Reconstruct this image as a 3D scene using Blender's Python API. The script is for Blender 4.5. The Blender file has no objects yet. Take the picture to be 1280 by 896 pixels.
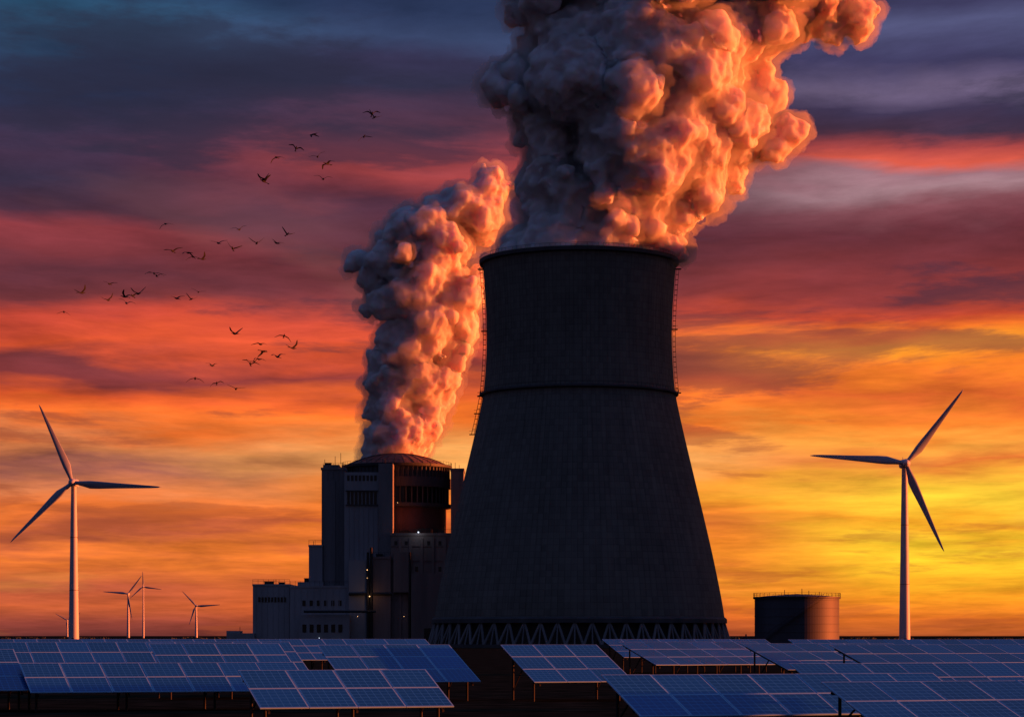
import bpy, bmesh, math, random
from mathutils import Vector, Matrix
random.seed(7)
scene=bpy.context.scene
scene.view_settings.view_transform='Standard'
scene.view_settings.look='None'
scene.view_settings.exposure=0
F=3022.0; HOR=794.0; CAMH=3.6
def PX(x,D): return (x-640.0)*D/F
def PZ(y,D): return CAMH+(HOR-y)*D/F
def lin(c):
    o=[]
    for v in c:
        v/=255.0
        o.append(v/12.92 if v<=0.04045 else ((v+0.055)/1.055)**2.4)
    return (o[0],o[1],o[2],1.0)
# ---------------------------------------------------------------- materials
def new_mat(name):
    m=bpy.data.materials.new(name); m.use_nodes=True
    nt=m.node_tree; nt.nodes.clear()
    return m,nt
def surf_mat(name,col,rough=0.8,var=0.25,scale=0.3,bump=0.0,metal=0.0,streak=False,spec=0.3,bscale=None):
    m,nt=new_mat(name); N=nt.nodes; L=nt.links
    out=N.new('ShaderNodeOutputMaterial'); b=N.new('ShaderNodeBsdfPrincipled')
    L.new(b.outputs[0],out.inputs[0])
    tc=N.new('ShaderNodeTexCoord'); mp=N.new('ShaderNodeMapping')
    L.new(tc.outputs['Object'],mp.inputs[0])
    if streak: mp.inputs['Scale'].default_value=(1,1,0.12)
    n=N.new('ShaderNodeTexNoise'); n.inputs['Scale'].default_value=scale; n.inputs['Detail'].default_value=5
    n.inputs['Roughness'].default_value=0.65
    L.new(mp.outputs[0],n.inputs['Vector'])
    r=N.new('ShaderNodeValToRGB')
    r.color_ramp.elements[0].position=0.3; r.color_ramp.elements[1].position=0.72
    r.color_ramp.elements[0].color=tuple(c*(1-var) for c in col)+(1,)
    r.color_ramp.elements[1].color=tuple(min(1,c*(1+var)) for c in col)+(1,)
    L.new(n.outputs['Fac'],r.inputs[0]); L.new(r.outputs[0],b.inputs['Base Color'])
    b.inputs['Roughness'].default_value=rough; b.inputs['Metallic'].default_value=metal
    b.inputs['Specular IOR Level'].default_value=spec
    if bump>0:
        n2=N.new('ShaderNodeTexNoise'); n2.inputs['Scale'].default_value=bscale or scale*6; n2.inputs['Detail'].default_value=4
        L.new(tc.outputs['Object'],n2.inputs['Vector'])
        bp=N.new('ShaderNodeBump'); bp.inputs['Strength'].default_value=bump; bp.inputs['Distance'].default_value=0.3
        L.new(n2.outputs['Fac'],bp.inputs['Height']); L.new(bp.outputs[0],b.inputs['Normal'])
    return m
M_conc=surf_mat('weathered_concrete',(0.19,0.19,0.21),0.9,0.3,0.15,0.2,streak=True)
M_conc_d=surf_mat('dark_concrete',(0.08,0.08,0.09),0.9,0.3,0.2,0.2,streak=True)
M_clad=surf_mat('grey_cladding',(0.32,0.33,0.37),0.6,0.2,0.12,0.0,streak=True)
M_red=surf_mat('red_brown_paint',(0.16,0.085,0.08),0.7,0.25,0.2)
M_brown=surf_mat('brown_concrete',(0.25,0.19,0.185),0.85,0.25,0.2,0.1,streak=True)
M_steel=surf_mat('dark_steel',(0.03,0.03,0.035),0.6,0.2,1.0)
M_glass=surf_mat('dark_window_glass',(0.015,0.017,0.02),0.15,0.1,1.0,spec=0.5)
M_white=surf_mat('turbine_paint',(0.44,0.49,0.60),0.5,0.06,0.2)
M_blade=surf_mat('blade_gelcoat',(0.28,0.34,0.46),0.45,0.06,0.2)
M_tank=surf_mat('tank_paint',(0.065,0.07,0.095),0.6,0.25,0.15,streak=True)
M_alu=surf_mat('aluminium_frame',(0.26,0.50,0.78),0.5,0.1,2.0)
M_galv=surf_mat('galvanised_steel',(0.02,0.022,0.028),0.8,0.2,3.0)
M_bird=surf_mat('dark_plumage',(0.010,0.010,0.013),0.8,0.3,3.0)
M_leaf=surf_mat('dark_foliage',(0.035,0.045,0.02),0.9,0.4,0.3)

def emit_mat(name,col,s):
    m,nt=new_mat(name); o=nt.nodes.new('ShaderNodeOutputMaterial'); e=nt.nodes.new('ShaderNodeEmission')
    e.inputs[0].default_value=col; e.inputs[1].default_value=s; nt.links.new(e.outputs[0],o.inputs[0]); return m
M_lampw=emit_mat('lamp_white',(0.7,0.8,1,1),3)
M_lampo=emit_mat('lamp_warm',(1,0.5,0.2,1),2.5)

# ---------------------------------------------------------------- mesh helpers
class G:
    def __init__(s): s.v=[]; s.f=[]
    def add(s,vs,fs):
        o=len(s.v); s.v+= [tuple(p) for p in vs]; s.f+=[tuple(i+o for i in f) for f in fs]
    def box(s,x0,x1,y0,y1,z0,z1):
        s.add([(x0,y0,z0),(x1,y0,z0),(x1,y1,z0),(x0,y1,z0),(x0,y0,z1),(x1,y0,z1),(x1,y1,z1),(x0,y1,z1)],
              [(0,3,2,1),(4,5,6,7),(0,1,5,4),(1,2,6,5),(2,3,7,6),(3,0,4,7)])
    def beam(s,a,b,r,n=6,r2=None):
        a=Vector(a); b=Vector(b); d=(b-a).normalized(); r2=r if r2 is None else r2
        u=d.orthogonal().normalized(); w=d.cross(u)
        vs=[]
        for p,rr in ((a,r),(b,r2)):
            for i in range(n):
                t=2*math.pi*i/n; vs.append(p+u*math.cos(t)*rr+w*math.sin(t)*rr)
        fs=[(i,(i+1)%n,n+(i+1)%n,n+i) for i in range(n)]+[tuple(range(n-1,-1,-1)),tuple(range(n,2*n))]
        s.add(vs,fs)
    def lathe(s,prof,cx,cy,n=96,closed=False,a0=0,rib=None):
        vs=[]; m=len(prof)
        for i in range(n):
            t=2*math.pi*i/n+a0
            for j,(r,z) in enumerate(prof):
                rr=r+(rib(i,j) if rib else 0)
                vs.append((cx+rr*math.cos(t),cy+rr*math.sin(t),z))
        fs=[]
        for i in range(n):
            k=(i+1)%n
            for j in range(m-1 if not closed else m):
                j2=(j+1)%m
                fs.append((i*m+j,k*m+j,k*m+j2,i*m+j2))
        s.add(vs,fs)
    def obj(s,name,mat,parent=None,smooth=False):
        me=bpy.data.meshes.new(name); me.from_pydata(s.v,[],s.f); me.update()
        bm=bmesh.new(); bm.from_mesh(me); bmesh.ops.recalc_face_normals(bm,faces=bm.faces); bm.to_mesh(me); bm.free()
        if smooth:
            me.polygons.foreach_set('use_smooth',[True]*len(me.polygons))
        me.materials.append(mat)
        o=bpy.data.objects.new(name,me); scene.collection.objects.link(o)
        if parent: o.parent=parent
        return o
def empty(name,loc=(0,0,0)):
    e=bpy.data.objects.new(name,None); scene.collection.objects.link(e); e.location=loc; return e

# ---------------------------------------------------------------- ground
def ground():
    m,nt=new_mat('dark_grass_soil'); N=nt.nodes; L=nt.links
    out=N.new('ShaderNodeOutputMaterial'); b=N.new('ShaderNodeBsdfPrincipled'); L.new(b.outputs[0],out.inputs[0])
    tc=N.new('ShaderNodeTexCoord')
    n=N.new('ShaderNodeTexNoise'); n.inputs['Scale'].default_value=0.5; n.inputs['Detail'].default_value=6
    L.new(tc.outputs['Object'],n.inputs['Vector'])
    r=N.new('ShaderNodeValToRGB'); r.color_ramp.elements[0].color=(0.012,0.013,0.009,1); r.color_ramp.elements[1].color=(0.04,0.038,0.026,1)
    r.color_ramp.elements[0].position=0.35; r.color_ramp.elements[1].position=0.7
    L.new(n.outputs['Fac'],r.inputs[0]); L.new(r.outputs[0],b.inputs['Base Color']); b.inputs['Roughness'].default_value=1
    b.inputs['Specular IOR Level'].default_value=0.0
    g=G(); S=25000
    g.add([(-S,-2000,0),(S,-2000,0),(S,S,0),(-S,S,0)],[(0,1,2,3)])
    g.obj('ground',m)
ground()

# ---------------------------------------------------------------- cooling tower
def shell_material():
    m,nt=new_mat('tower_shell_concrete'); N=nt.nodes; L=nt.links
    out=N.new('ShaderNodeOutputMaterial'); b=N.new('ShaderNodeBsdfPrincipled'); L.new(b.outputs[0],out.inputs[0])
    b.inputs['Roughness'].default_value=0.95; b.inputs['Specular IOR Level'].default_value=0.1
    tc=N.new('ShaderNodeTexCoord'); sp=N.new('ShaderNodeSeparateXYZ'); L.new(tc.outputs['Object'],sp.inputs[0])
    def mth(op,a,bv=None,c=None):
        n=N.new('ShaderNodeMath'); n.operation=op
        for i,x in enumerate((a,bv,c)):
            if x is None: continue
            if isinstance(x,(int,float)): n.inputs[i].default_value=x
            else: L.new(x,n.inputs[i])
        return n.outputs[0]
    lift=mth('FRACT',mth('DIVIDE',sp.outputs[2],1.9))
    line=mth('LESS_THAN',lift,0.1)
    ang=mth('ARCTAN2',sp.outputs[1],sp.outputs[0])
    vl=mth('LESS_THAN',mth('FRACT',mth('MULTIPLY',ang,144/(2*math.pi))),0.14)
    line=mth('MAXIMUM',line,vl)
    cmb=N.new('ShaderNodeCombineXYZ'); L.new(mth('MULTIPLY',ang,40.0),cmb.inputs[0]); L.new(mth('MULTIPLY',sp.outputs[2],0.05),cmb.inputs[1])
    ns=N.new('ShaderNodeTexNoise'); ns.inputs['Scale'].default_value=0.5; ns.inputs['Detail'].default_value=6; ns.inputs['Roughness'].default_value=.7; L.new(cmb.outputs[0],ns.inputs['Vector'])
    cmb2=N.new('ShaderNodeCombineXYZ'); L.new(mth('FLOOR',mth('MULTIPLY',ang,144/(2*math.pi))),cmb2.inputs[0]); L.new(mth('FLOOR',mth('DIVIDE',sp.outputs[2],1.9)),cmb2.inputs[1])
    wn=N.new('ShaderNodeTexWhiteNoise'); L.new(cmb2.outputs[0],wn.inputs['Vector'])
    n3=N.new('ShaderNodeTexNoise'); n3.inputs['Scale'].default_value=0.05; n3.inputs['Detail'].default_value=4; L.new(tc.outputs['Object'],n3.inputs['Vector'])
    v=mth('ADD',mth('MULTIPLY',ns.outputs['Fac'],0.9),mth('MULTIPLY',wn.outputs['Value'],0.22))
    v=mth('ADD',v,mth('MULTIPLY',n3.outputs['Fac'],0.6)); v=mth('SUBTRACT',v,mth('MULTIPLY',line,0.22))
    mx=N.new('ShaderNodeMapRange'); mx.inputs[1].default_value=0.4; mx.inputs[2].default_value=1.3; mx.inputs[3].default_value=0.08; mx.inputs[4].default_value=0.21; L.new(v,mx.inputs[0])
    cc=N.new('ShaderNodeCombineColor'); L.new(mth('MULTIPLY',mx.outputs[0],1.03),cc.inputs[0]); L.new(mth('MULTIPLY',mx.outputs[0],1.0),cc.inputs[1]); L.new(mth('MULTIPLY',mx.outputs[0],.94),cc.inputs[2])
    L.new(cc.outputs[0],b.inputs['Base Color'])
    return m
M_shell=shell_material()
def cooling_tower(X,Y,scale=1.0):
    k=755.0/F; cx=0.0; cy=0.0
    root=empty('cooling_tower',(X,Y,0)); root.scale=(scale,)*3
    pts=[(8.0,181.5),(15,177),(28,166.5),(40,155.5),(52,144),(64,132.5),(74,123.5),(79,119.8),(86,117),(94,115.5),(102,115.8),(110,117.5),(119.5,120.5)]
    def rad(z):
        for i in range(len(pts)-1):
            if z<=pts[i+1][0]:
                z0,r0=pts[i]; z1,r1=pts[i+1]
                pm=pts[max(0,i-1)]; pn=pts[min(len(pts)-1,i+2)]
                t=(z-z0)/(z1-z0); h=z1-z0
                m0=(r1-pm[1])/(z1-pm[0]) if i>0 else (r1-r0)/h
                m1=(pn[1]-r0)/(pn[0]-z0)
                return ((2*t**3-3*t*t+1)*r0+(t**3-2*t*t+t)*h*m0+(-2*t**3+3*t*t)*r1+(t**3-t*t)*h*m1)*k
        return pts[-1][1]*k
    g=G(); nz=70; prof=[]
    for i in range(nz+1):
        z=8.0+(119.5-8.0)*i/nz; prof.append((rad(z),z))
    inner=[(r-0.9,z) for r,z in reversed(prof)]
    npo=len(prof)
    g.lathe(prof+inner,cx,cy,n=576,closed=True,rib=lambda i,j: 0.05 if (i%4==0 and j<npo) else 0.0)
    g.obj('shell',M_shell,root)
    g=G(); r=rad(119.5)
    g.lathe([(r+0.05,118.9),(r+1.0,119.2),(r+1.15,120.3),(r-0.4,120.3),(r-0.6,119.6)],cx,cy,n=192,closed=True)
    z=78.7; r=rad(z)
    g.lathe([(r+0.1,z-0.7),(r+1.0,z-0.3),(r+1.0,z+0.25),(r+0.1,z+0.6)],cx,cy,n=192,closed=True)
    r=rad(8.2); g.lathe([(r-1.2,7.4),(r+0.7,7.4),(r+0.7,8.6),(r+0.1,9.2),(r-1.2,8.6)],cx,cy,n=192,closed=True)
    g.obj('ring_beams',M_conc_d,root)
    g=G()
    for (z,r) in ((120.3,rad(119.5)+0.9),(78.95,rad(78.7)+0.95)):
        n=120
        for i in range(n):
            a=2*math.pi*i/n; a2=2*math.pi*(i+1)/n
            p=Vector((cx+r*math.cos(a),cy+r*math.sin(a),z)); q=Vector((cx+r*math.cos(a2),cy+r*math.sin(a2),z))
            g.beam(p,p+Vector((0,0,1.0)),0.05,4)
            g.beam(p+Vector((0,0,1.0)),q+Vector((0,0,1.0)),0.05,4)
    def ladder(a,z0,z1):
        z=z0; prev=None
        while z<z1:
            r=rad(z)+0.3; c=Vector((math.cos(a),math.sin(a),0)); t=Vector((-math.sin(a),math.cos(a),0))
            base=Vector((cx,cy,z))+c*r
            pts2=[base+t*0.5,base+t*0.5+c*0.85,base-t*0.5+c*0.85,base-t*0.5]
            for i in range(3): g.beam(pts2[i],pts2[i+1],0.07,4)
            if prev:
                for i in range(4): g.beam(prev[i],pts2[i],0.07,4)
            prev=pts2; z+=1.6
        for zz in (z0,(z0+z1)/2,z1-1):
            r=rad(zz); c=Vector((math.cos(a),math.sin(a),0)); p=Vector((cx,cy,zz))+c*(r+0.8)
            g.box(p.x-1.0,p.x+1.0,p.y-1.0,p.y+1.0,zz-0.1,zz+0.1)
            g.box(p.x-1.0,p.x+1.0,p.y-1.0,p.y-.92,zz+1.0,zz+1.08)
    ladder(math.radians(184),78,118.5); ladder(math.radians(186),66,79)
    ladder(math.radians(-5),79,118.5)
    g.obj('ladders_and_railings',M_steel,root)
    g=G(); n=56; rb=rad(8)+1.8; rt=rad(8)-0.2
    for i in range(n):
        a=2*math.pi*i/n; w=2*math.pi/n*0.5
        p=(cx+rb*math.cos(a),cy+rb*math.sin(a),0.6)
        for s in (-1,1):
            q=(cx+rt*math.cos(a+s*w),cy+rt*math.sin(a+s*w),7.7)
            g.beam(p,q,0.42,8,0.38)
        q=(cx+rt*math.cos(a+w),cy+rt*math.sin(a+w),7.7); g.beam((cx+rb*math.cos(a+w),cy+rb*math.sin(a+w),.6),q,.25,6)
        g.box(p[0]-.9,p[0]+.9,p[1]-.9,p[1]+.9,0,1.0)
    g.obj('diagonal_columns',M_conc,root)
    g=G(); g.lathe([(rb+2.5,0),(rb+2.5,1.0),(rb+2.0,1.0),(rb+2.0,0)],cx,cy,n=128,closed=True)
    g.lathe([(0.1,0.3),(rb-4.5,0.3),(rb-4.5,7.2),(0.1,7.2)],cx,cy,n=96)
    for i in range(90):
        a=2*math.pi*i/90; r=rb-4.4
        g.box(cx+r*math.cos(a)-.2,cx+r*math.cos(a)+.2,cy+r*math.sin(a)-.2,cy+r*math.sin(a)+.2,0.4,7.1)
    g.obj('basin_and_fill',M_conc_d,root)
AZS=86.0; ELS=1.5
TX=PX(724,755.0)
cooling_tower(TX,755.0)
# added out-of-frame tower, set sunward to shade the first from direct sun
Ld=240.0
cooling_tower(TX+Ld*math.sin(math.radians(AZS)),755.0+Ld*math.cos(math.radians(AZS)),1.07)

# ---------------------------------------------------------------- reactor building
def reactor():
    root=empty('reactor_building')
    def bx(g,x0,x1,yt,D,depth,yb=None,zb=0.0):
        z1=PZ(yt,D); z0=zb if yb is None else PZ(yb,D)
        g.box(PX(x0,D),PX(x1,D),D,D+depth,z0,z1); return z1
    def parapet(g,x0,x1,yt,D,depth,h=1.0,o=0.25):
        z=PZ(yt,D); X0=PX(x0,D)-o; X1=PX(x1,D)+o
        g.box(X0,X1,D-o,D+0.4,z-0.3,z+h*.6); g.box(X0,X0+.5,D+0.4,D+depth,z-0.3,z+h*.6); g.box(X1-.5,X1,D+0.4,D+depth,z-0.3,z+h*.6)
        g.box(X0,X1,D+depth,D+depth+.4,z-0.3,z+h*.6)
    rail=G()
    def railing(x0,x1,yt,D,h=1.3,zo=0.6):
        z=PZ(yt,D)+zo; X0=PX(x0,D); X1=PX(x1,D); n=max(2,int((X1-X0)/1.6))
        for i in range(n+1):
            x=X0+(X1-X0)*i/n; rail.beam((x,D+.1,z-.2),(x,D+.1,z+h),0.06,4)
        for zz in (0.6,1.0): rail.beam((X0,D+.1,z+h*zz),(X1,D+.1,z+h*zz),0.05,4)
    Dc=826.0; cx=PX(496,Dc); R=67*Dc/F
    zt=PZ(584,Dc); zd=PZ(567,Dc)
    g=G(); prof=[]
    Rs=(R*R+(zd-zt)**2)/(2*(zd-zt))
    for i in range(17):
        a=i/16*math.asin(R*1.0/Rs); prof.append((max(0.02,Rs*math.sin(a)),zd-Rs+Rs*math.cos(a)))
    g.lathe(prof,cx,Dc,n=96)
    g.obj('dome_roof',M_red,root,smooth=True)
    g=G()
    for i in range(32):
        a=2*math.pi*i/32
        for j in range(15):
            r0,z0=prof[j+1]; r1,z1=prof[j]
            g.beam((cx+r0*math.cos(a),Dc+r0*math.sin(a),z0+.05),(cx+r1*math.cos(a),Dc+r1*math.sin(a),z1+.05),0.13,4)
    g.lathe([(R-.2,zt-.6),(R+.55,zt-.5),(R+.55,zt+.35),(R-.2,zt+.5)],cx,Dc,n=96,closed=True)
    g.obj('dome_ribs_and_eave',M_steel,root)
    z_a=PZ(599,Dc); z_b=PZ(611,Dc); z_c=PZ(631,Dc)
    g=G()
    g.lathe([(R-.6,zt-.4),(R-.6,z_a),(R+.15,z_a),(R+.15,z_b),(R-.9,z_b)],cx,Dc,n=128)
    g.lathe([(R-.9,z_c),(R+.3,z_c),(R+.3,z_c-1.2),(R-1.3,z_c-1.6)],cx,Dc,n=128)
    n=72
    for i in range(n):
        a=2*math.pi*i/n; x=cx+(R-.35)*math.cos(a); y=Dc+(R-.35)*math.sin(a)
        g.box(x-.18,x+.18,y-.25,y+.25,z_a+.05,zt-.65)
    for i in range(56):
        a=2*math.pi*i/56; x=cx+(R-.7)*math.cos(a); y=Dc+(R-.7)*math.sin(a)
        g.box(x-.2,x+.2,y-.3,y+.3,z_c+.02,z_b-.02)
    g.obj('drum_walls',M_conc_d,root)
    g=G(); g.lathe([(R-1.1,z_b+.2),(R-1.1,z_c-.2)],cx,Dc,n=96); g.obj('gallery_glazing',M_glass,root)
    g=G(); g.lathe([(R-1.3,z_c-1.0),(R-1.3,0)],cx,Dc,n=128)
    for zz in (8,16,24): g.lathe([(R-1.3,zz),(R-1.05,zz),(R-1.05,zz+.4),(R-1.3,zz+.4)],cx,Dc,n=96,closed=True)
    g.obj('lower_drum',M_red,root)
    g=G()
    bx(g,402,431,586,804,16); bx(g,404,424,581,806,8,yb=586.2)
    bx(g,473,491,579,799,10)
    bx(g,563.5,579.5,587,808,16)
    g.box(PX(404,800),PX(418,800),803.6,804.0,5,PZ(600,800))
    for xx in (409,416,423): g.box(PX(xx,804)-.12,PX(xx,804)+.12,803.7,804,2,PZ(588,804))
    parapet(g,402,431,586,804,16,0.8); parapet(g,563.5,579.5,587,808,16,0.8,0.2)
    g.obj('stair_towers',M_conc,root)
    g=G()
    bx(g,430.5,473.2,602,801.5,20)
    bx(g,430.5,473.2,590,803,18)
    bx(g,386,403,682,803,12); bx(g,316,362,731,798,26); 
    bx(g,362.5,436,733,796,22); bx(g,372,404,727,800,10)
    bx(g,283,318,791,795,12); bx(g,436,458,700,794,10)
    bx(g,374,437,768,790,6); bx(g,283,300,788,796,8)
    for xx in range(436,473,6): g.box(PX(xx,801)-.1,PX(xx,801)+.1,801.3,801.5,20,PZ(633,801))
    for xx in range(320,362,7): g.box(PX(xx,798)-.08,PX(xx,798)+.08,797.85,798,0.3,PZ(733,798))
    for xx in range(368,434,8): g.box(PX(xx,796)-.08,PX(xx,796)+.08,795.85,796,8,PZ(735,796))
    parapet(g,316,362,731,798,26,.6,.15); parapet(g,362.5,436,733,796,22,.6,.15); parapet(g,386,403,682,803,12,.6,.15)
    g.obj('turbine_hall_walls',M_clad,root)
    g=G()
    bx(g,488.5,582,668,795,30); bx(g,466,488.2,697,793,20); bx(g,514,566,716,790,4.9,yb=802)
    for xx in (500,513,527,541,556,570): g.box(PX(xx,795)-.45,PX(xx,795)+.45,794.6,795,0,PZ(672,795))
    for yy in (682,700,722,748): g.box(PX(489,795),PX(582,795),794.75,794.99,PZ(yy,795)-.15,PZ(yy,795)+.15)
    parapet(g,488.5,582,668,795,30,.9,.3); parapet(g,466,488.2,697,793,20,.7,.2)
    g.box(PX(492,794),PX(512,794),793.2,794.7,PZ(740,794),PZ(690,794))
    g.obj('auxiliary_building',M_brown,root)
    g=G()
    for i in range(8):
        x=434+i*4.8; g.box(PX(x,803),PX(x+3.2,803),802.85,803.02,PZ(601,803),PZ(594,803))
        g.box(PX(x,801.5),PX(x+3.2,801.5),801.3,801.52,PZ(630,801.5),PZ(614,801.5))
    for i in range(9):
        x=323+i*4.0; g.box(PX(x,798),PX(x+2.6,798),797.8,798.02,PZ(752,798),PZ(746,798))
    for i in range(6):
        x=378+i*9; g.box(PX(x,790),PX(x+5,790),789.9,790.05,PZ(790,790),PZ(780,790))
        g.box(PX(x,796),PX(x+4,796),795.9,796.02,PZ(757,796),PZ(750,796))
    for i,x in enumerate((493,506,519,534,548,562)):
        for yy in (676,708,734):
            if (i+yy)%3: g.box(PX(x,795),PX(x+3.6,795),794.9,795.02,PZ(yy+6,795),PZ(yy,795))
    g.box(PX(530,790),PX(545,790),789.9,790.02,0,6)
    g.obj('windows',M_glass,root)
    g=G()
    g.box(PX(432,801),PX(473,801),801.0,801.48,PZ(631.5,801),PZ(630.2,801))
    g.box(PX(432,801),PX(473,801),801.0,801.48,PZ(613.6,801),PZ(612.6,801))
    g.obj('window_sills',M_conc_d,root)
    g=G()
    for x,yt,D in ((460,690,792.2),(464,684,792.6),(512,690,793.5),(575,672,793.8)):
        g.beam((PX(x,D),D,0),(PX(x,D),D,PZ(yt,D)),0.45,10)
    for x,yt,D in ((406,574,810),(419,570,810),(426,566,812),(569,578,812),(574,581,812),(482,573,802),(345,724,805),(392,676,806),(540,661,805),(556,658,805),(300,783,800)):
        g.beam((PX(x,D),D,PZ(yt+14,D)),(PX(x,D),D,PZ(yt,D)),0.09,5)
    for x,yt,D,w in ((410,579,812,2),(336,727,808,3),(352,728,806,2),(385,723,806,2.5),(412,728,806,3),(505,663,806,3),(530,661,808,4),(552,663,806,2.5),(474,693,798,2)):
        X=PX(x,D); z=PZ(yt,D); g.box(X-w/2,X+w/2,D,D+w,z-1.6,z); g.box(X-w/2-.15,X+w/2+.15,D-.15,D+w+.15,z,z+.2)
    g.beam((PX(436,793),793.5,PZ(742,793)),(PX(490,793),792.6,PZ(742,793)),0.5,10)
    g.beam((PX(380,790),789,PZ(764,790)),(PX(470,790),789,PZ(764,790)),0.4,10)
    for yy in (612,632,652):
        g.box(PX(579.5,808),PX(587,808),808,811,PZ(yy,808),PZ(yy,808)+.3)
    g.beam((PX(586,808),809,PZ(660,808)),(PX(586,808),809,PZ(606,808)),.12,5)
    g.obj('pipes_and_vents',M_steel,root)
    railing(404,430,586,804); railing(316,362,731,798); railing(363,436,733,796); railing(489,581,668,795,zo=.5); railing(386,402,682,803); railing(466,488,697,793)
    for i in range(60):
        a=2*math.pi*i/60; a2=2*math.pi*(i+1)/60; r=R+.4
        p=Vector((cx+r*math.cos(a),Dc+r*math.sin(a),zt+.3)); q=Vector((cx+r*math.cos(a2),Dc+r*math.sin(a2),zt+.3)); u=Vector((0,0,1.1))
        rail.beam(p,p+u,.06,4); rail.beam(p+u,q+u,.05,4)
    rail.obj('railings',M_steel,root)
    for nm,mat,lst in (('lit_lamp_white',M_lampw,((523,665,793.9,.22),(422,800,788.6,.12),(399,797,789,.1))),
                       ('lit_lamp_warm',M_lampo,((459,712,791.4,.16),(462,745,791.4,.2),(459,722,791.4,.1),(497,628,798,.1),(447,770,789,.1),(505,770,792.8,.1)))):
        g=G()
        for x,y,D,r in lst:
            g.lathe([(0.01,PZ(y,D)-r),(r,PZ(y,D)-r*.4),(r,PZ(y,D)+r*.4),(0.01,PZ(y,D)+r)],PX(x,D),D,n=8)
        g.obj(nm,mat,root)
    for x,y,D,c,e in ((523,665,793,(0.8,0.9,1),60),(462,745,790.5,(1,.5,.2),60)):
        l=bpy.data.lights.new('building_lamp_light','POINT'); l.energy=e*1.2; l.color=c; l.shadow_soft_size=.3
        o=bpy.data.objects.new('building_lamp_light',l); o.location=(PX(x,D),D-1.0,PZ(y,D)); scene.collection.objects.link(o); o.parent=root
reactor()

# ---------------------------------------------------------------- storage tank
def tank():
    root=empty('storage_tank'); D=700.0; k=D/F; cx=PX(996,D); R=52.5*k; zt=PZ(746,D)
    g=G(); g.lathe([(R+.3,0),(R+.3,.5),(R,.5),(R,zt),(R*.6,zt+.5),(0.05,zt+.9)],cx,D,n=96); 
    for i in range(6):
        z=zt*(i+1)/6.5; g.lathe([(R,z),(R+.08,z+.03),(R+.08,z+.16),(R,z+.2)],cx,D,n=96,closed=True)
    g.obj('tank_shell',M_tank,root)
    g=G(); g.lathe([(R,zt-.6),(R+.45,zt-.5),(R+.45,zt+.05),(R,zt+.08)],cx,D,n=96,closed=True)
    n=40
    for i in range(n):
        a=2*math.pi*i/n; a2=2*math.pi*(i+1)/n; r=R+.35
        p=Vector((cx+r*math.cos(a),D+r*math.sin(a),zt)); q=Vector((cx+r*math.cos(a2),D+r*math.sin(a2),zt)); u=Vector((0,0,1.15))
        g.beam(p,p+u,.06,4); g.beam(p+u,q+u,.05,4); g.beam(p+u*.5,q+u*.5,.04,4)
    for dx,h in ((-4,2.0),(3,1.8),(1,2.4),(6,1.5)): g.beam((cx+dx,D-4,zt),(cx+dx,D-4,zt+h),.1,5)
    pr=None
    for i in range(40):
        a=math.radians(200+i*2.6); z=zt*i/39; p=Vector((cx+(R+.6)*math.cos(a),D+(R+.6)*math.sin(a),z))
        g.box(p.x-.4,p.x+.4,p.y-.4,p.y+.4,z-.06,z)
        if pr is not None: g.beam(pr+Vector((0,0,1)),p+Vector((0,0,1)),.05,4)
        pr=p
    g.obj('railing_and_stair',M_steel,root)
    g=G(); X=PX(936,D); g.box(X-1.8,X+1.6,D-1,D+3,0,2.9); g.box(X-2,X+1.8,D-1.2,D+3.2,2.9,3.1); g.box(X-1,X-.6,D,D+.4,3.1,4)
    g.obj('pump_house',M_conc_d,root)
tank()

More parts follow.
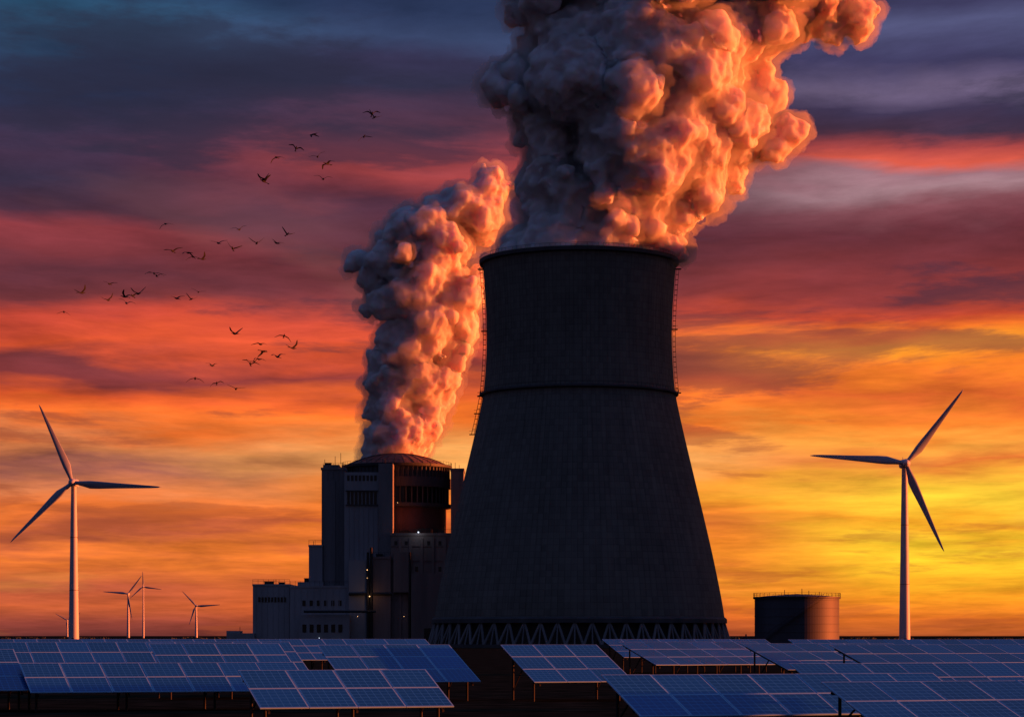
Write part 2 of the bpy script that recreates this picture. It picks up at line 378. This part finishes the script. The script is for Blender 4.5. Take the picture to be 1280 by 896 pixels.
# ---------------------------------------------------------------- wind turbines
def turbine(hx,hy,D,angs,lens,yaw=0):
    k=D/F; X=PX(hx,D); H=PZ(hy,D); root=empty('wind_turbine',(X,D,0)); root.rotation_euler=(0,0,math.radians(yaw))
    Lm=max(lens)*k; s=Lm/42.0
    g=G(); n=14; prof=[(2.45*s*(1-i/n)+1.25*s*(i/n),(H-1.6*s)*i/n) for i in range(n+1)]
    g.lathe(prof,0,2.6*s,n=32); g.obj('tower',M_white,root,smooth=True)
    g=G()
    for z in (0.33,0.66): 
        r=2.45*s*(1-z)+1.25*s*z; g.lathe([(r,H*z-.1),(r+.06*s,H*z-.1),(r+.06*s,H*z+.1),(r,H*z+.1)],0,2.6*s,n=32,closed=True)
    g.box(-.5*s,.5*s,.0,.3*s,0.2,2.4*s)
    g.obj('tower_flanges_and_door',M_steel,root)
    g=G(); secs=[(0.2,1.2),(0.6,1.6),(2,1.9),(5,1.95),(8,1.7),(9.5,1.2),(9.9,.4)]; m=16
    vs=[];fs=[]
    for y,r in secs:
        for i in range(m):
            t=2*math.pi*i/m; c=math.cos(t); q=math.sin(t)
            f=1/max(abs(c)**4+abs(q)**4,1e-6)**.25
            vs.append((r*c*f*s,y*s,H+r*q*f*s))
    for j in range(len(secs)-1):
        for i in range(m): fs.append((j*m+i,j*m+(i+1)%m,(j+1)*m+(i+1)%m,(j+1)*m+i))
    fs+= [tuple(range(m)),tuple(range((len(secs)-1)*m,len(secs)*m))]
    g.add(vs,fs); g.box(-.08*s,.08*s,7.6*s,7.8*s,H+1.5*s,H+3.2*s); g.obj('nacelle',M_white,root,smooth=False)
    g=G(); secs=[(-3.2,.05),(-3.0,.7),(-2.2,1.5),(-1.2,1.9),(-.2,1.9),(.3,1.5)]; vs=[];fs=[]
    for y,r in secs:
        for i in range(m): 
            t=2*math.pi*i/m; vs.append((r*math.cos(t)*s,y*s,H+r*math.sin(t)*s))
    for j in range(len(secs)-1):
        for i in range(m): fs.append((j*m+i,j*m+(i+1)%m,(j+1)*m+(i+1)%m,(j+1)*m+i))
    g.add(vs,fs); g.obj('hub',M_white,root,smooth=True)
    for bi,(a,l) in enumerate(zip(angs,lens)):
        a=math.radians(a); L=l*k; d=Vector((math.cos(a),0,math.sin(a))); c=Vector((math.sin(a),0,-math.cos(a))); th=Vector((0,1,0))
        g=G(); vs=[];fs=[]; m=14
        st=[(0.02,1.9,1.0),(0.06,1.9,.95),(0.12,2.6,.6),(0.2,3.7,.32),(0.3,3.5,.24),(0.45,2.8,.2),(0.6,2.2,.18),(0.75,1.7,.16),(0.88,1.2,.15),(0.96,.75,.15),(1.0,.15,.2)]
        for t,ch,tk in st:
            tw=math.radians(14*(1-t)**2+3); cd=c*math.cos(tw)+th*math.sin(tw); nd=th*math.cos(tw)-c*math.sin(tw)
            cen=d*(t*L)+Vector((0,(-1.2-1.5*t*t)*s,H))
            off=0.18*(1-max(0,(0.15-t)/0.15))
            for i in range(m):
                q=2*math.pi*i/m; xx=math.cos(q)*.5+off; yy=math.sin(q)*.5*tk*(1-.35*math.cos(q)*(1 if t>.1 else 0))
                vs.append(cen+cd*(xx*ch*s)+nd*(yy*ch*s))
        for j in range(len(st)-1):
            for i in range(m): fs.append((j*m+i,j*m+(i+1)%m,(j+1)*m+(i+1)%m,(j+1)*m+i))
        fs.append(tuple(range((len(st)-1)*m,len(st)*m)))
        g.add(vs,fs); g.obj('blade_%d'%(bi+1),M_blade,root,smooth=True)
turbine(1132,579,1060,(52.4,175.7,-67),(116,121,120),yaw=0)
turbine(91,603,1198,(113,-3,224.5),(105,112,107),yaw=0)
turbine(160,742,4280,(53,175,-80),(29,31,33))
turbine(179,733,3670,(92,-8,222),(19,24,22))
turbine(245,757,4500,(133,3,-109),(25,31,25))
turbine(84,775,6000,(150,30,-90),(17,20,15))

# ---------------------------------------------------------------- birds
def bird_mesh(name,up1,up2,sweep):
    g=G(); m=8
    secs=[(-.50,.0,.012),(-.42,.01,.035),(-.33,.01,.045),(-.22,-.005,.05),(-.05,-.01,.085),(.12,-.01,.095),(.25,.0,.065),(.33,.02,.04),(.42,.035,.042),(.47,.035,.032),(.52,.03,.012),(.57,.022,.004)]
    vs=[];fs=[]
    for y,z,r in secs:
        for i in range(m):
            t=2*math.pi*i/m; vs.append((r*math.cos(t),y,z+r*math.sin(t)))
    for j in range(len(secs)-1):
        for i in range(m): fs.append((j*m+i,j*m+(i+1)%m,(j+1)*m+(i+1)%m,(j+1)*m+i))
    fs+=[tuple(range(m)),tuple(range((len(secs)-1)*m,len(secs)*m))]
    g.add(vs,fs)
    g.add([(-.03,-.4,.01),(.03,-.4,.01),(.11,-.66,.0),(0,-.62,0),(-.11,-.66,.0),(-.03,-.4,-.01),(.03,-.4,-.01),(.11,-.66,-.01),(0,-.62,-.01),(-.11,-.66,-.01)],
          [(0,1,2,3,4),(5,9,8,7,6),(0,5,6,1),(1,6,7,2),(2,7,8,3),(3,8,9,4),(4,9,5,0)])
    for sx in (-1,1):
        a1=math.radians(up1); a2=math.radians(up2)
        x,z=0.05,0.03
        st=[]; 
        for i,(ds,ang,ly,ch) in enumerate(((0,a1,.14,.30),(.15,a1,.17,.29),(.18,a1,.20,.27),(.14,(a1+a2)/2,.19,.25),(.17,a2,.13-sweep*.4,.21),(.15,a2,.05-sweep*.8,.15),(.10,a2,-.02-sweep,.05))):
            x+=ds*math.cos(ang); z+=ds*math.sin(ang); st.append((x,z,ly,ch))
        vs=[];fs=[]
        for x,z,ly,ch in st:
            vs+=[(sx*x,ly,z),(sx*x,ly-ch*.35,z+.022*ch/.3),(sx*x,ly-ch,z-.006),(sx*x,ly-ch*.35,z-.015*ch/.3)]
        for j in range(len(st)-1):
            for i in range(4): fs.append((j*4+i,j*4+(i+1)%4,(j+1)*4+(i+1)%4,(j+1)*4+i))
        fs+=[(0,1,2,3),tuple(range(len(vs)-4,len(vs)))]
        g.add(vs,fs)
    o=g.obj(name,M_bird); me=o.data; bpy.data.objects.remove(o); return me
flock=empty('bird_flock')
bm_=[bird_mesh('bird_a',35,-5,.12),bird_mesh('bird_b',28,45,.05),bird_mesh('bird_c',10,-28,.15),bird_mesh('bird_d',22,8,.1),bird_mesh('bird_e',-15,-35,.1)]
B=[(468,147),(455,171),(392,168),(370,186),(346,197),(397,196),(409,205),(330,224),(404,224),(465,143),(207,280),(299,287),(273,304),(291,311),(321,304),(346,304),(359,293),(216,314),(236,316),(241,321),(253,324),(196,345),(193,342),(137,355),(102,366),(80,390),(135,375),(156,371),(158,379),(166,370),(173,367),(221,373),(239,374),(248,365),(294,417),(325,430),(355,420),(366,435),(347,446),(329,439),(313,455),(324,449),(318,452),(265,457),(244,473),(271,479),(295,486),(330,227)]
for i,(x,y) in enumerate(B):
    D=random.uniform(245,285)
    o=bpy.data.objects.new('bird',random.choice(bm_)); scene.collection.objects.link(o); o.parent=flock
    o.location=(PX(x,D),D,PZ(y,D))
    o.rotation_euler=(math.radians(random.uniform(-12,18)),math.radians(random.uniform(-22,22)),math.radians(random.choice((0,180,150,30,-30,60,200))+random.uniform(-20,20)))
    o.scale=(random.uniform(.95,1.2),)*3

# ---------------------------------------------------------------- solar panels
def panel_mat():
    m,nt=new_mat('solar_cells'); N=nt.nodes; L=nt.links
    out=N.new('ShaderNodeOutputMaterial'); b=N.new('ShaderNodeBsdfPrincipled'); L.new(b.outputs[0],out.inputs[0])
    uv=N.new('ShaderNodeUVMap'); sp=N.new('ShaderNodeSeparateXYZ'); L.new(uv.outputs[0],sp.inputs[0])
    def mth(op,a,bv=None):
        n=N.new('ShaderNodeMath'); n.operation=op
        for i,x in enumerate((a,bv)):
            if x is None: continue
            if isinstance(x,(int,float)): n.inputs[i].default_value=x
            else: L.new(x,n.inputs[i])
        return n.outputs[0]
    fx=mth('FRACT',sp.outputs[0]); fy=mth('FRACT',sp.outputs[1])
    line=mth('MAXIMUM',mth('LESS_THAN',fx,.07),mth('LESS_THAN',fy,.10))
    cb=N.new('ShaderNodeCombineXYZ'); L.new(mth('FLOOR',mth('DIVIDE',sp.outputs[0],6)),cb.inputs[0]); L.new(mth('FLOOR',mth('DIVIDE',sp.outputs[1],6)),cb.inputs[1])
    wn=N.new('ShaderNodeTexWhiteNoise'); L.new(cb.outputs[0],wn.inputs['Vector'])
    mx=N.new('ShaderNodeMix'); mx.data_type='RGBA'; L.new(wn.outputs['Value'],mx.inputs[0])
    mx.inputs[6].default_value=(.005,.075,.27,1); mx.inputs[7].default_value=(.008,.12,.44,1)
    m2=N.new('ShaderNodeMix'); m2.data_type='RGBA'; L.new(line,m2.inputs[0]); L.new(mx.outputs[2],m2.inputs[6]); m2.inputs[7].default_value=(.04,.26,.68,1)
    L.new(m2.outputs[2],b.inputs['Base Color'])
    tc=N.new('ShaderNodeTexCoord'); n=N.new('ShaderNodeTexNoise'); n.inputs['Scale'].default_value=.8; n.inputs['Detail'].default_value=4; L.new(tc.outputs['Object'],n.inputs['Vector'])
    mr=N.new('ShaderNodeMapRange'); mr.inputs[3].default_value=.10; mr.inputs[4].default_value=.30; L.new(n.outputs['Fac'],mr.inputs[0]); L.new(mr.outputs[0],b.inputs['Roughness'])
    b.inputs['Specular IOR Level'].default_value=.35
    return m
M_pv=panel_mat()
def table(xpx,D,cols,rows,theta=20,tilt=22,zb=0.8,mw=1.95,mh=1.95):
    th=math.radians(theta); ti=math.radians(tilt)
    root=empty('solar_panel_array',(PX(xpx,D),D,0)); root.rotation_euler=(0,0,th)
    fr=G(); gl=[]; st=G()
    uy=Vector((0,math.cos(ti),math.sin(ti))); un=Vector((0,-math.sin(ti),math.cos(ti))); ux=Vector((1,0,0)); o0=Vector((0,0,zb))
    def slab(g,x0,x1,s0,s1,n0,n1):
        vs=[o0+ux*x+uy*s+un*n for n in (n0,n1) for (x,s) in ((x0,s0),(x1,s0),(x1,s1),(x0,s1))]
        g.add(vs,[(0,3,2,1),(4,5,6,7),(0,1,5,4),(1,2,6,5),(2,3,7,6),(3,0,4,7)])
    gap=.02; fw=.055
    for i in range(cols):
        for j in range(rows):
            x0=i*mw+gap/2; x1=(i+1)*mw-gap/2; s0=j*mh+gap/2; s1=(j+1)*mh-gap/2
            jt=random.uniform(-.006,.006)
            slab(fr,x0,x1,s0,s1,jt,jt+.045)
            gl.append([o0+ux*x+uy*s+un*(jt+.049+random.uniform(0,.006)) for (x,s) in ((x0+fw,s0+fw),(x1-fw,s0+fw),(x1-fw,s1-fw),(x0+fw,s1-fw))])
    fr.obj('module_frames',M_alu,root)
    me=bpy.data.meshes.new('module_glass'); vs=[];fs=[]
    for q in gl: fs.append(tuple(range(len(vs),len(vs)+4))); vs+=q
    me.from_pydata(vs,[],fs); uvl=me.uv_layers.new(name='UVMap')
    for k_,q in enumerate(gl):
        du=(k_*13)%97*6; dv=(k_*7)%89*6
        for c,(u,v) in enumerate(((0,0),(6,0),(6,6),(0,6))): uvl.data[k_*4+c].uv=(u+du,v+dv)
    me.materials.append(M_pv); o=bpy.data.objects.new('module_glass',me); scene.collection.objects.link(o); o.parent=root
    S=rows*mh; W=cols*mw
    for s in (S*.2,S*.8): slab(st,0.05,W-.05,s-.05,s+.05,-.14,-.03)
    n=max(2,int(W/3.5)+1)
    for i in range(n):
        x=.4+(W-.8)*i/(n-1)
        slab(st,x-.04,x+.04,.1,S-.1,-.24,-.145)
        for s in (S*.2,S*.8):
            p=o0+ux*x+uy*s+un*(-.24); st.beam((p.x,p.y,0),(p.x,p.y,p.z),.06,6)
        p=o0+ux*x+uy*(S*.8)+un*(-.24); q=o0+ux*x+uy*(S*.5)+un*(-.24); st.beam((p.x,p.y,.5),(q.x,q.y,q.z),.04,5)
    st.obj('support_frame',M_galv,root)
table(-120,112,3,3,zb=1.0,tilt=19)
table(38,113,7,2,tilt=20,zb=.9)
table(-30,150,11,3,tilt=20,zb=1.15)
table(325,92,4,2,tilt=21,zb=.8)
table(210,135,4,3,tilt=20,zb=1.1)
table(430,130,4,3,tilt=20,zb=1.05)
table(-60,200,22,3,tilt=18,zb=1.45)
table(668,131,3,3,tilt=20,zb=1.05)
table(800,84,7,2,tilt=21,zb=.75)
table(1030,112,12,2,tilt=20,zb=.9)
table(820,170,6,3,tilt=16,theta=26,zb=1.5)
table(985,150,6,3,tilt=16,theta=26,zb=1.45)
table(1100,140,12,3,tilt=16,theta=24,zb=1.4)
table(780,230,9,3,tilt=17,zb=1.5); table(1020,215,20,3,tilt=17,zb=1.5)
table(1090,80,8,2,tilt=19,zb=.7)

# ---------------------------------------------------------------- distant trees
def trees():
    rnd=random.Random(3); g=G()
    def clump(x,y,r,h):
        for k_ in range(14):
            px=x+rnd.uniform(-r,r); py=y+rnd.uniform(-r,r); pz=rnd.uniform(.25,1)*h; rr=r*rnd.uniform(.2,.42)
            vs=[(px,py,pz+rr*.6),(px,py,pz-rr)]
            for i in range(6):
                t=i*math.pi/3+rnd.random(); q=rr*rnd.uniform(.7,1.25); vs.append((px+q*math.cos(t),py+q*math.sin(t),pz+rnd.uniform(-.3,.3)*rr))
            g.add(vs,[(0,2+i,2+(i+1)%6) for i in range(6)]+[(1,2+(i+1)%6,2+i) for i in range(6)])
    for i in range(420):
        x=rnd.uniform(-1400,1400); y=rnd.uniform(2300,2700)
        clump(x,y,rnd.uniform(3,6),rnd.uniform(.8,2.4)*(.6+.4*math.sin(x*.01)))
    g.obj('distant_trees',M_leaf)
trees()

# ---------------------------------------------------------------- steam plumes
def core_mat():
    m,nt=new_mat('dense_steam'); N=nt.nodes; L=nt.links
    out=N.new('ShaderNodeOutputMaterial'); b=N.new('ShaderNodeBsdfPrincipled')
    b.inputs['Base Color'].default_value=(.96,.83,.88,1); b.inputs['Roughness'].default_value=1; b.inputs['Specular IOR Level'].default_value=0
    b.inputs['Subsurface Weight'].default_value=.7; b.inputs['Subsurface Radius'].default_value=(1.0,.42,.28); b.inputs['Subsurface Scale'].default_value=5.0
    L.new(b.outputs[0],out.inputs[0])
    return m
def vap_mat(dens,col):
    m,nt=new_mat('thin_vapour'); N=nt.nodes; L=nt.links
    out=N.new('ShaderNodeOutputMaterial')
    d=N.new('ShaderNodeVolumeScatter'); d.inputs['Color'].default_value=col; d.inputs['Density'].default_value=dens; d.inputs['Anisotropy'].default_value=.3
    L.new(d.outputs[0],out.inputs['Volume'])
    return m
M_core=core_mat(); M_vap=vap_mat(.12,(.99,.95,.96,1))
def icos(sub):
    bm=bmesh.new(); bmesh.ops.create_icosphere(bm,subdivisions=sub,radius=1); v=[x.co.copy() for x in bm.verts]; f=[tuple(q.index for q in p.verts) for p in bm.faces]; bm.free(); return v,f
IV,IF=icos(2)
def plume(bounds,D,seed,extra,dscale,n_big,n_med,n_small,depthf=.7,inset=1.0,erode=1.7,sc=1.0):
    rnd=random.Random(seed); k=D/F; P=[]
    ys=[b[0] for b in bounds]
    def LR(y):
        if y>=ys[0]: return bounds[0][1:]
        for i in range(len(bounds)-1):
            if bounds[i][0]>=y>=bounds[i+1][0]:
                t=(bounds[i][0]-y)/(bounds[i][0]-bounds[i+1][0]); return (bounds[i][1]*(1-t)+bounds[i+1][1]*t,bounds[i][2]*(1-t)+bounds[i+1][2]*t)
        return bounds[-1][1:]
    def puff(x,y,dy,r,fl=1):
        P.append((Vector((PX(x,D),D+dy*k,PZ(y,D))),r*k))
    def place(r,edge=None):
        y=rnd.uniform(ys[-1],ys[0]); l,rr=LR(y); w=(rr-l)/2; c=(l+rr)/2
        if w<r*.6: return
        q=max(0,w-r*inset)
        if edge is None:
            a=rnd.uniform(0,2*math.pi); s=math.sqrt(rnd.random())
            puff(c+q*s*math.cos(a),y,q*s*math.sin(a)*depthf,r)
        else:
            a=edge+rnd.uniform(-.5,.5); puff(c+q*math.cos(a),y,q*math.sin(a)*depthf,r)
    for i in range(n_big): place(rnd.uniform(*dscale[0]))
    for i in range(n_med): place(rnd.uniform(*dscale[1]))
    for i in range(n_med): place(rnd.uniform(*dscale[1]),edge=rnd.choice((0,math.pi)))
    for i in range(n_small):
        a=rnd.uniform(0,2*math.pi); place(rnd.uniform(*dscale[2]),edge=a)
    for e in extra: puff(*e)
    def build(name,mat,er,vx,layers,parent=None,sm_it=1):
        g=G()
        for c,R in P:
            r=R-er
            if r<.7: continue
            g.add([c+Vector((v.x*r,v.y*r,v.z*r)) for v in IV],IF)
        o=g.obj(name,mat,parent)
        md=o.modifiers.new('union','REMESH'); md.mode='VOXEL'; md.voxel_size=vx; md.use_smooth_shade=True
        for kind,size,strength,mid in layers:
            t=bpy.data.textures.new('billow',kind)
            if kind=='VORONOI': t.noise_scale=size; t.distance_metric='DISTANCE_SQUARED'; t.weight_1=1.0; t.noise_intensity=1.0
            else: t.noise_scale=size; t.noise_depth=5; t.noise_basis='ORIGINAL_PERLIN'
            dm=o.modifiers.new('billow','DISPLACE'); dm.texture=t; dm.texture_coords='LOCAL'; dm.strength=strength; dm.mid_level=mid
        sm=o.modifiers.new('relax','SMOOTH'); sm.factor=.5; sm.iterations=sm_it
        return o
    root=build('steam_plume',M_core,erode,.65,(('CLOUDS',14*sc,14*sc,.5),('CLOUDS',6*sc,5.5*sc,.5),('VORONOI',5.5*sc,-1.6*sc,.3),('CLOUDS',2.4*sc,2.2*sc,.5),('CLOUDS',.9,1.1,.5)),sm_it=2)
    build('vapour_shell',M_vap,0,.95,(('CLOUDS',14*sc,14*sc,.5),('CLOUDS',6*sc,5.5*sc,.5),('CLOUDS',3,6.5,.38)),root)
main_b=[(332,612,838),(318,616,846),(300,622,856),(280,628,862),(255,640,880),(225,642,915),(195,645,945),(165,640,975),(130,622,985),(100,615,985),(75,622,965),(50,640,985),(25,640,1040),(0,628,1085),(-40,620,1110),(-100,640,1150)]
main_e=[(642,105,0,36),(632,100,10,24),(985,168,0,28),(965,185,0,30),(998,170,0,14),(925,235,0,16),(915,215,0,24),(1070,25,0,30),(1092,15,0,18),(1040,45,0,24),(652,150,0,18),(652,175,0,18),(645,15,0,26),(842,325,-20,18),(832,312,-30,24),(634,318,-30,18),(900,60,-30,50),(850,150,-60,50),(880,240,-20,36)]
plume(main_b,755,11,main_e,((46,72),(28,44),(16,26)),60,50,60)
sm_b=[(580,450,532),(565,444,545),(540,448,556),(500,450,572),(480,448,580),(450,462,588),(420,466,598),(395,458,604),(370,450,610),(345,446,615),(325,445,620),(305,460,625),(285,482,632),(265,525,637),(245,565,640),(232,592,640)]
sm_e=[(440,332,0,15),(450,325,0,17),(615,215,0,12),(605,210,0,9),(628,224,0,12),(640,232,0,12),(503,280,0,18),(480,295,0,18),(460,390,0,16),(458,480,0,16),(562,243,0,12)]
plume(sm_b,838,23,sm_e,((28,40),(18,28),(11,17)),45,50,60,inset=.95,erode=1.4,sc=.75)

# ---------------------------------------------------------------- sky (world)
world=bpy.data.worlds.new('World'); scene.world=world; world.use_nodes=True
nt=world.node_tree; N=nt.nodes; L=nt.links; N.clear()
out=N.new('ShaderNodeOutputWorld'); bg=N.new('ShaderNodeBackground'); L.new(bg.outputs[0],out.inputs[0])
def mth(op,a,b=None,c=None,clamp=False):
    n=N.new('ShaderNodeMath'); n.operation=op; n.use_clamp=clamp
    for i,x in enumerate((a,b,c)):
        if x is None: continue
        if isinstance(x,(int,float)): n.inputs[i].default_value=x
        else: L.new(x,n.inputs[i])
    return n.outputs[0]
def mapr(v,a,b,c=0,d=1,smooth=True):
    n=N.new('ShaderNodeMapRange'); n.interpolation_type='SMOOTHSTEP' if smooth else 'LINEAR'
    L.new(v,n.inputs[0]); 
    for i,x in enumerate((a,b,c,d)): n.inputs[i+1].default_value=x
    return n.outputs[0]
def mix(f,a,b,mode='MIX'):
    n=N.new('ShaderNodeMix'); n.data_type='RGBA'; n.blend_type=mode
    for i,x in ((0,f),(6,a),(7,b)):
        if isinstance(x,(int,float,tuple)): n.inputs[i].default_value=x
        else: L.new(x,n.inputs[i])
    return n.outputs[2]
def noise(vec,scale,detail=5,rough=.55,dist=0.0):
    n=N.new('ShaderNodeTexNoise'); n.inputs['Scale'].default_value=scale; n.inputs['Detail'].default_value=detail; n.inputs['Roughness'].default_value=rough; n.inputs['Distortion'].default_value=dist
    L.new(vec,n.inputs['Vector']); return n.outputs['Fac']
def comb(x,y,z=0.0):
    n=N.new('ShaderNodeCombineXYZ')
    for i,v in enumerate((x,y,z)):
        if isinstance(v,(int,float)): n.inputs[i].default_value=v
        else: L.new(v,n.inputs[i])
    return n.outputs[0]
tc=N.new('ShaderNodeTexCoord'); sp=N.new('ShaderNodeSeparateXYZ'); L.new(tc.outputs['Generated'],sp.inputs[0])
X,Y,Z=sp.outputs
hyp=mth('SQRT',mth('ADD',mth('MULTIPLY',X,X),mth('MULTIPLY',Y,Y)))
az=mth('ARCTAN2',X,Y); te=mth('DIVIDE',Z,mth('MAXIMUM',hyp,.02))
t=mth('MULTIPLY',te,1/0.2627)
u=mth('MULTIPLY',az,1/0.2087)
zz=mth('ADD',mth('MAXIMUM',te,0.0),.13)
cu=mth('DIVIDE',az,zz); cv=mth('DIVIDE',1.0,zz)
vec1=comb(mth('MULTIPLY',cu,1.1),mth('MULTIPLY',cv,1.0),3.1)
vec2=comb(mth('MULTIPLY',cu,1.6),mth('MULTIPLY',cv,2.0),9.7)
vec3=comb(mth('MULTIPLY',u,1.0),mth('MULTIPLY',t,4.0),5.0)
n1=noise(vec1,1.3,6,.5,.2); n2=noise(vec2,2.0,6,.55,.2); n3=noise(vec3,1.3,2,.5)
tw=mth('ADD',t,mth('MULTIPLY',mth('SUBTRACT',n1,.5),.10))
tw=mth('ADD',tw,mth('MULTIPLY',mth('SUBTRACT',n3,.5),.08))
tw=mth('ADD',tw,mth('MULTIPLY',mth('SUBTRACT',n2,.5),.10))
wf=mapr(t,0,.15)
tw=mth('ADD',mth('MULTIPLY',tw,wf),mth('MULTIPLY',t,mth('SUBTRACT',1.0,wf)))
def ramp(stops):
    n=N.new('ShaderNodeValToRGB'); cr=n.color_ramp; cr.interpolation='LINEAR'
    st=[((796-y)/796.0,lin(c)) for y,c in stops]; st.sort()
    cr.elements[0].position=max(0,st[0][0]); cr.elements[0].color=st[0][1]
    cr.elements[1].position=min(1,st[-1][0]); cr.elements[1].color=st[-1][1]
    for p,c in st[1:-1]:
        e=cr.elements.new(p); e.color=c
    L.new(tw,n.inputs[0]); return n.outputs[0]
RL=ramp([(796,(105,50,48)),(780,(150,68,56)),(760,(205,96,54)),(735,(180,84,56)),(700,(235,120,50)),(670,(175,84,56)),(640,(230,114,50)),(615,(218,124,76)),(585,(150,86,74)),(560,(215,124,74)),(530,(238,110,44)),(505,(215,85,42)),(480,(125,52,54)),(455,(118,52,56)),(430,(230,88,52)),(405,(202,73,56)),(380,(118,53,58)),(350,(96,47,58)),(320,(124,53,60)),(290,(138,57,64)),(260,(76,46,64)),(220,(54,45,68)),(180,(66,48,72)),(140,(42,45,72)),(100,(36,48,76)),(60,(48,76,108)),(20,(48,86,120)),(0,(42,74,108))])
RM=ramp([(796,(130,58,44)),(770,(218,98,44)),(740,(220,104,44)),(700,(244,128,42)),(670,(205,96,46)),(640,(242,122,42)),(600,(246,142,56)),(570,(244,168,90)),(545,(236,134,62)),(520,(248,118,42)),(500,(230,98,46)),(470,(150,60,56)),(440,(230,88,52)),(400,(206,76,56)),(370,(128,55,58)),(330,(106,50,58)),(290,(92,46,60)),(250,(80,46,64)),(215,(162,66,68)),(190,(144,61,68)),(160,(86,50,68)),(110,(46,45,70)),(70,(52,49,78)),(40,(54,66,100)),(0,(40,52,84))])
RR=ramp([(796,(175,84,42)),(775,(228,114,38)),(750,(252,154,35)),(720,(255,192,42)),(690,(255,204,48)),(660,(252,170,40)),(630,(255,206,56)),(605,(252,180,56)),(575,(218,112,48)),(550,(246,158,62)),(525,(242,128,44)),(495,(226,102,44)),(470,(252,132,40)),(440,(255,154,44)),(415,(248,118,42)),(395,(200,74,48)),(365,(138,54,53)),(330,(118,50,56)),(300,(108,50,60)),(275,(130,75,84)),(250,(165,126,134)),(235,(150,108,118)),(215,(208,86,68)),(195,(176,72,70)),(170,(74,52,74)),(140,(62,52,80)),(110,(104,90,120)),(80,(64,60,96)),(40,(82,84,122)),(10,(60,58,92))])
uw=mth('ADD',u,mth('MULTIPLY',mth('SUBTRACT',n3,.5),.9))
c=mix(mapr(uw,-.85,-.1),RL,RM); c=mix(mapr(uw,.1,.75),c,RR)
vec4=comb(mth('MULTIPLY',cu,1.7),mth('MULTIPLY',cv,2.4),1.7)
n4=noise(vec4,2.0,9,.62,.2)
md=mapr(n4,.3,.7,.68,1.36,False)
lum=comb(md,md,md)
c=mix(1.0,c,lum,'MULTIPLY')
vec5=comb(mth('MULTIPLY',cu,.9),mth('MULTIPLY',cv,1.3),21.0)
n5=noise(vec5,1.5,9,.62,.2)
dk=mth('MULTIPLY',mapr(n5,.54,.62),mapr(t,.05,.45,.4,.6))
c=mix(dk,c,mix(mapr(t,.1,.6),lin((172,80,44)),lin((44,43,64))))
pw=mth('MULTIPLY',mapr(n1,.58,.72),mapr(t,.1,.35,.2,.2))
c=mix(pw,c,mix(mapr(t,.15,.7),lin((250,175,85)),lin((150,88,92))))
zen=mix(mapr(te,.3,1.6),(.040,.050,.11,1),(.045,.105,.27,1))
c=mix(mapr(t,1.0,1.9),c,zen)
backc=mix(mapr(te,0,.6),(.050,.036,.052,1),(.042,.055,.12,1))
bl=mth('MAXIMUM',mapr(az,math.radians(60),math.radians(115)),mapr(az,math.radians(-20),math.radians(-75),0,1))
n=N.new('ShaderNodeMapRange'); n.interpolation_type='SMOOTHSTEP'; L.new(te,n.inputs[0]); n.inputs[1].default_value=.6; n.inputs[2].default_value=2.0; n.inputs[3].default_value=1; n.inputs[4].default_value=0
c=mix(mth('MULTIPLY',bl,n.outputs[0]),c,backc)
sky=N.new('ShaderNodeTexSky'); sky.sky_type='NISHITA'; sky.sun_disc=False; sky.sun_elevation=math.radians(ELS); sky.sun_rotation=math.radians(AZS)
c2=mix(1.0,c,mix(1.0,sky.outputs[0],(.0015,.0015,.0015,1),'MULTIPLY'),'ADD')
L.new(c2,bg.inputs[0]); bg.inputs[1].default_value=1.0

# ---------------------------------------------------------------- sun
sl=bpy.data.lights.new('sun','SUN'); sl.energy=14; sl.angle=math.radians(.5); sl.color=(1.0,.175,.035)
so=bpy.data.objects.new('sun',sl); scene.collection.objects.link(so)
azs=math.radians(AZS); els=math.radians(ELS)
d=Vector((math.sin(azs)*math.cos(els),math.cos(azs)*math.cos(els),math.sin(els)))
so.rotation_euler=(-d).to_track_quat('-Z','Y').to_euler(); so.location=(300,300,200)

# ---------------------------------------------------------------- camera
cam=bpy.data.cameras.new('camera'); cam.lens=85; cam.sensor_width=36; cam.shift_y=(HOR-448)/1280.0; cam.clip_end=60000; cam.clip_start=.5
co=bpy.data.objects.new('camera',cam); scene.collection.objects.link(co); co.location=(0,0,CAMH); co.rotation_euler=(math.radians(90),0,0)
scene.camera=co
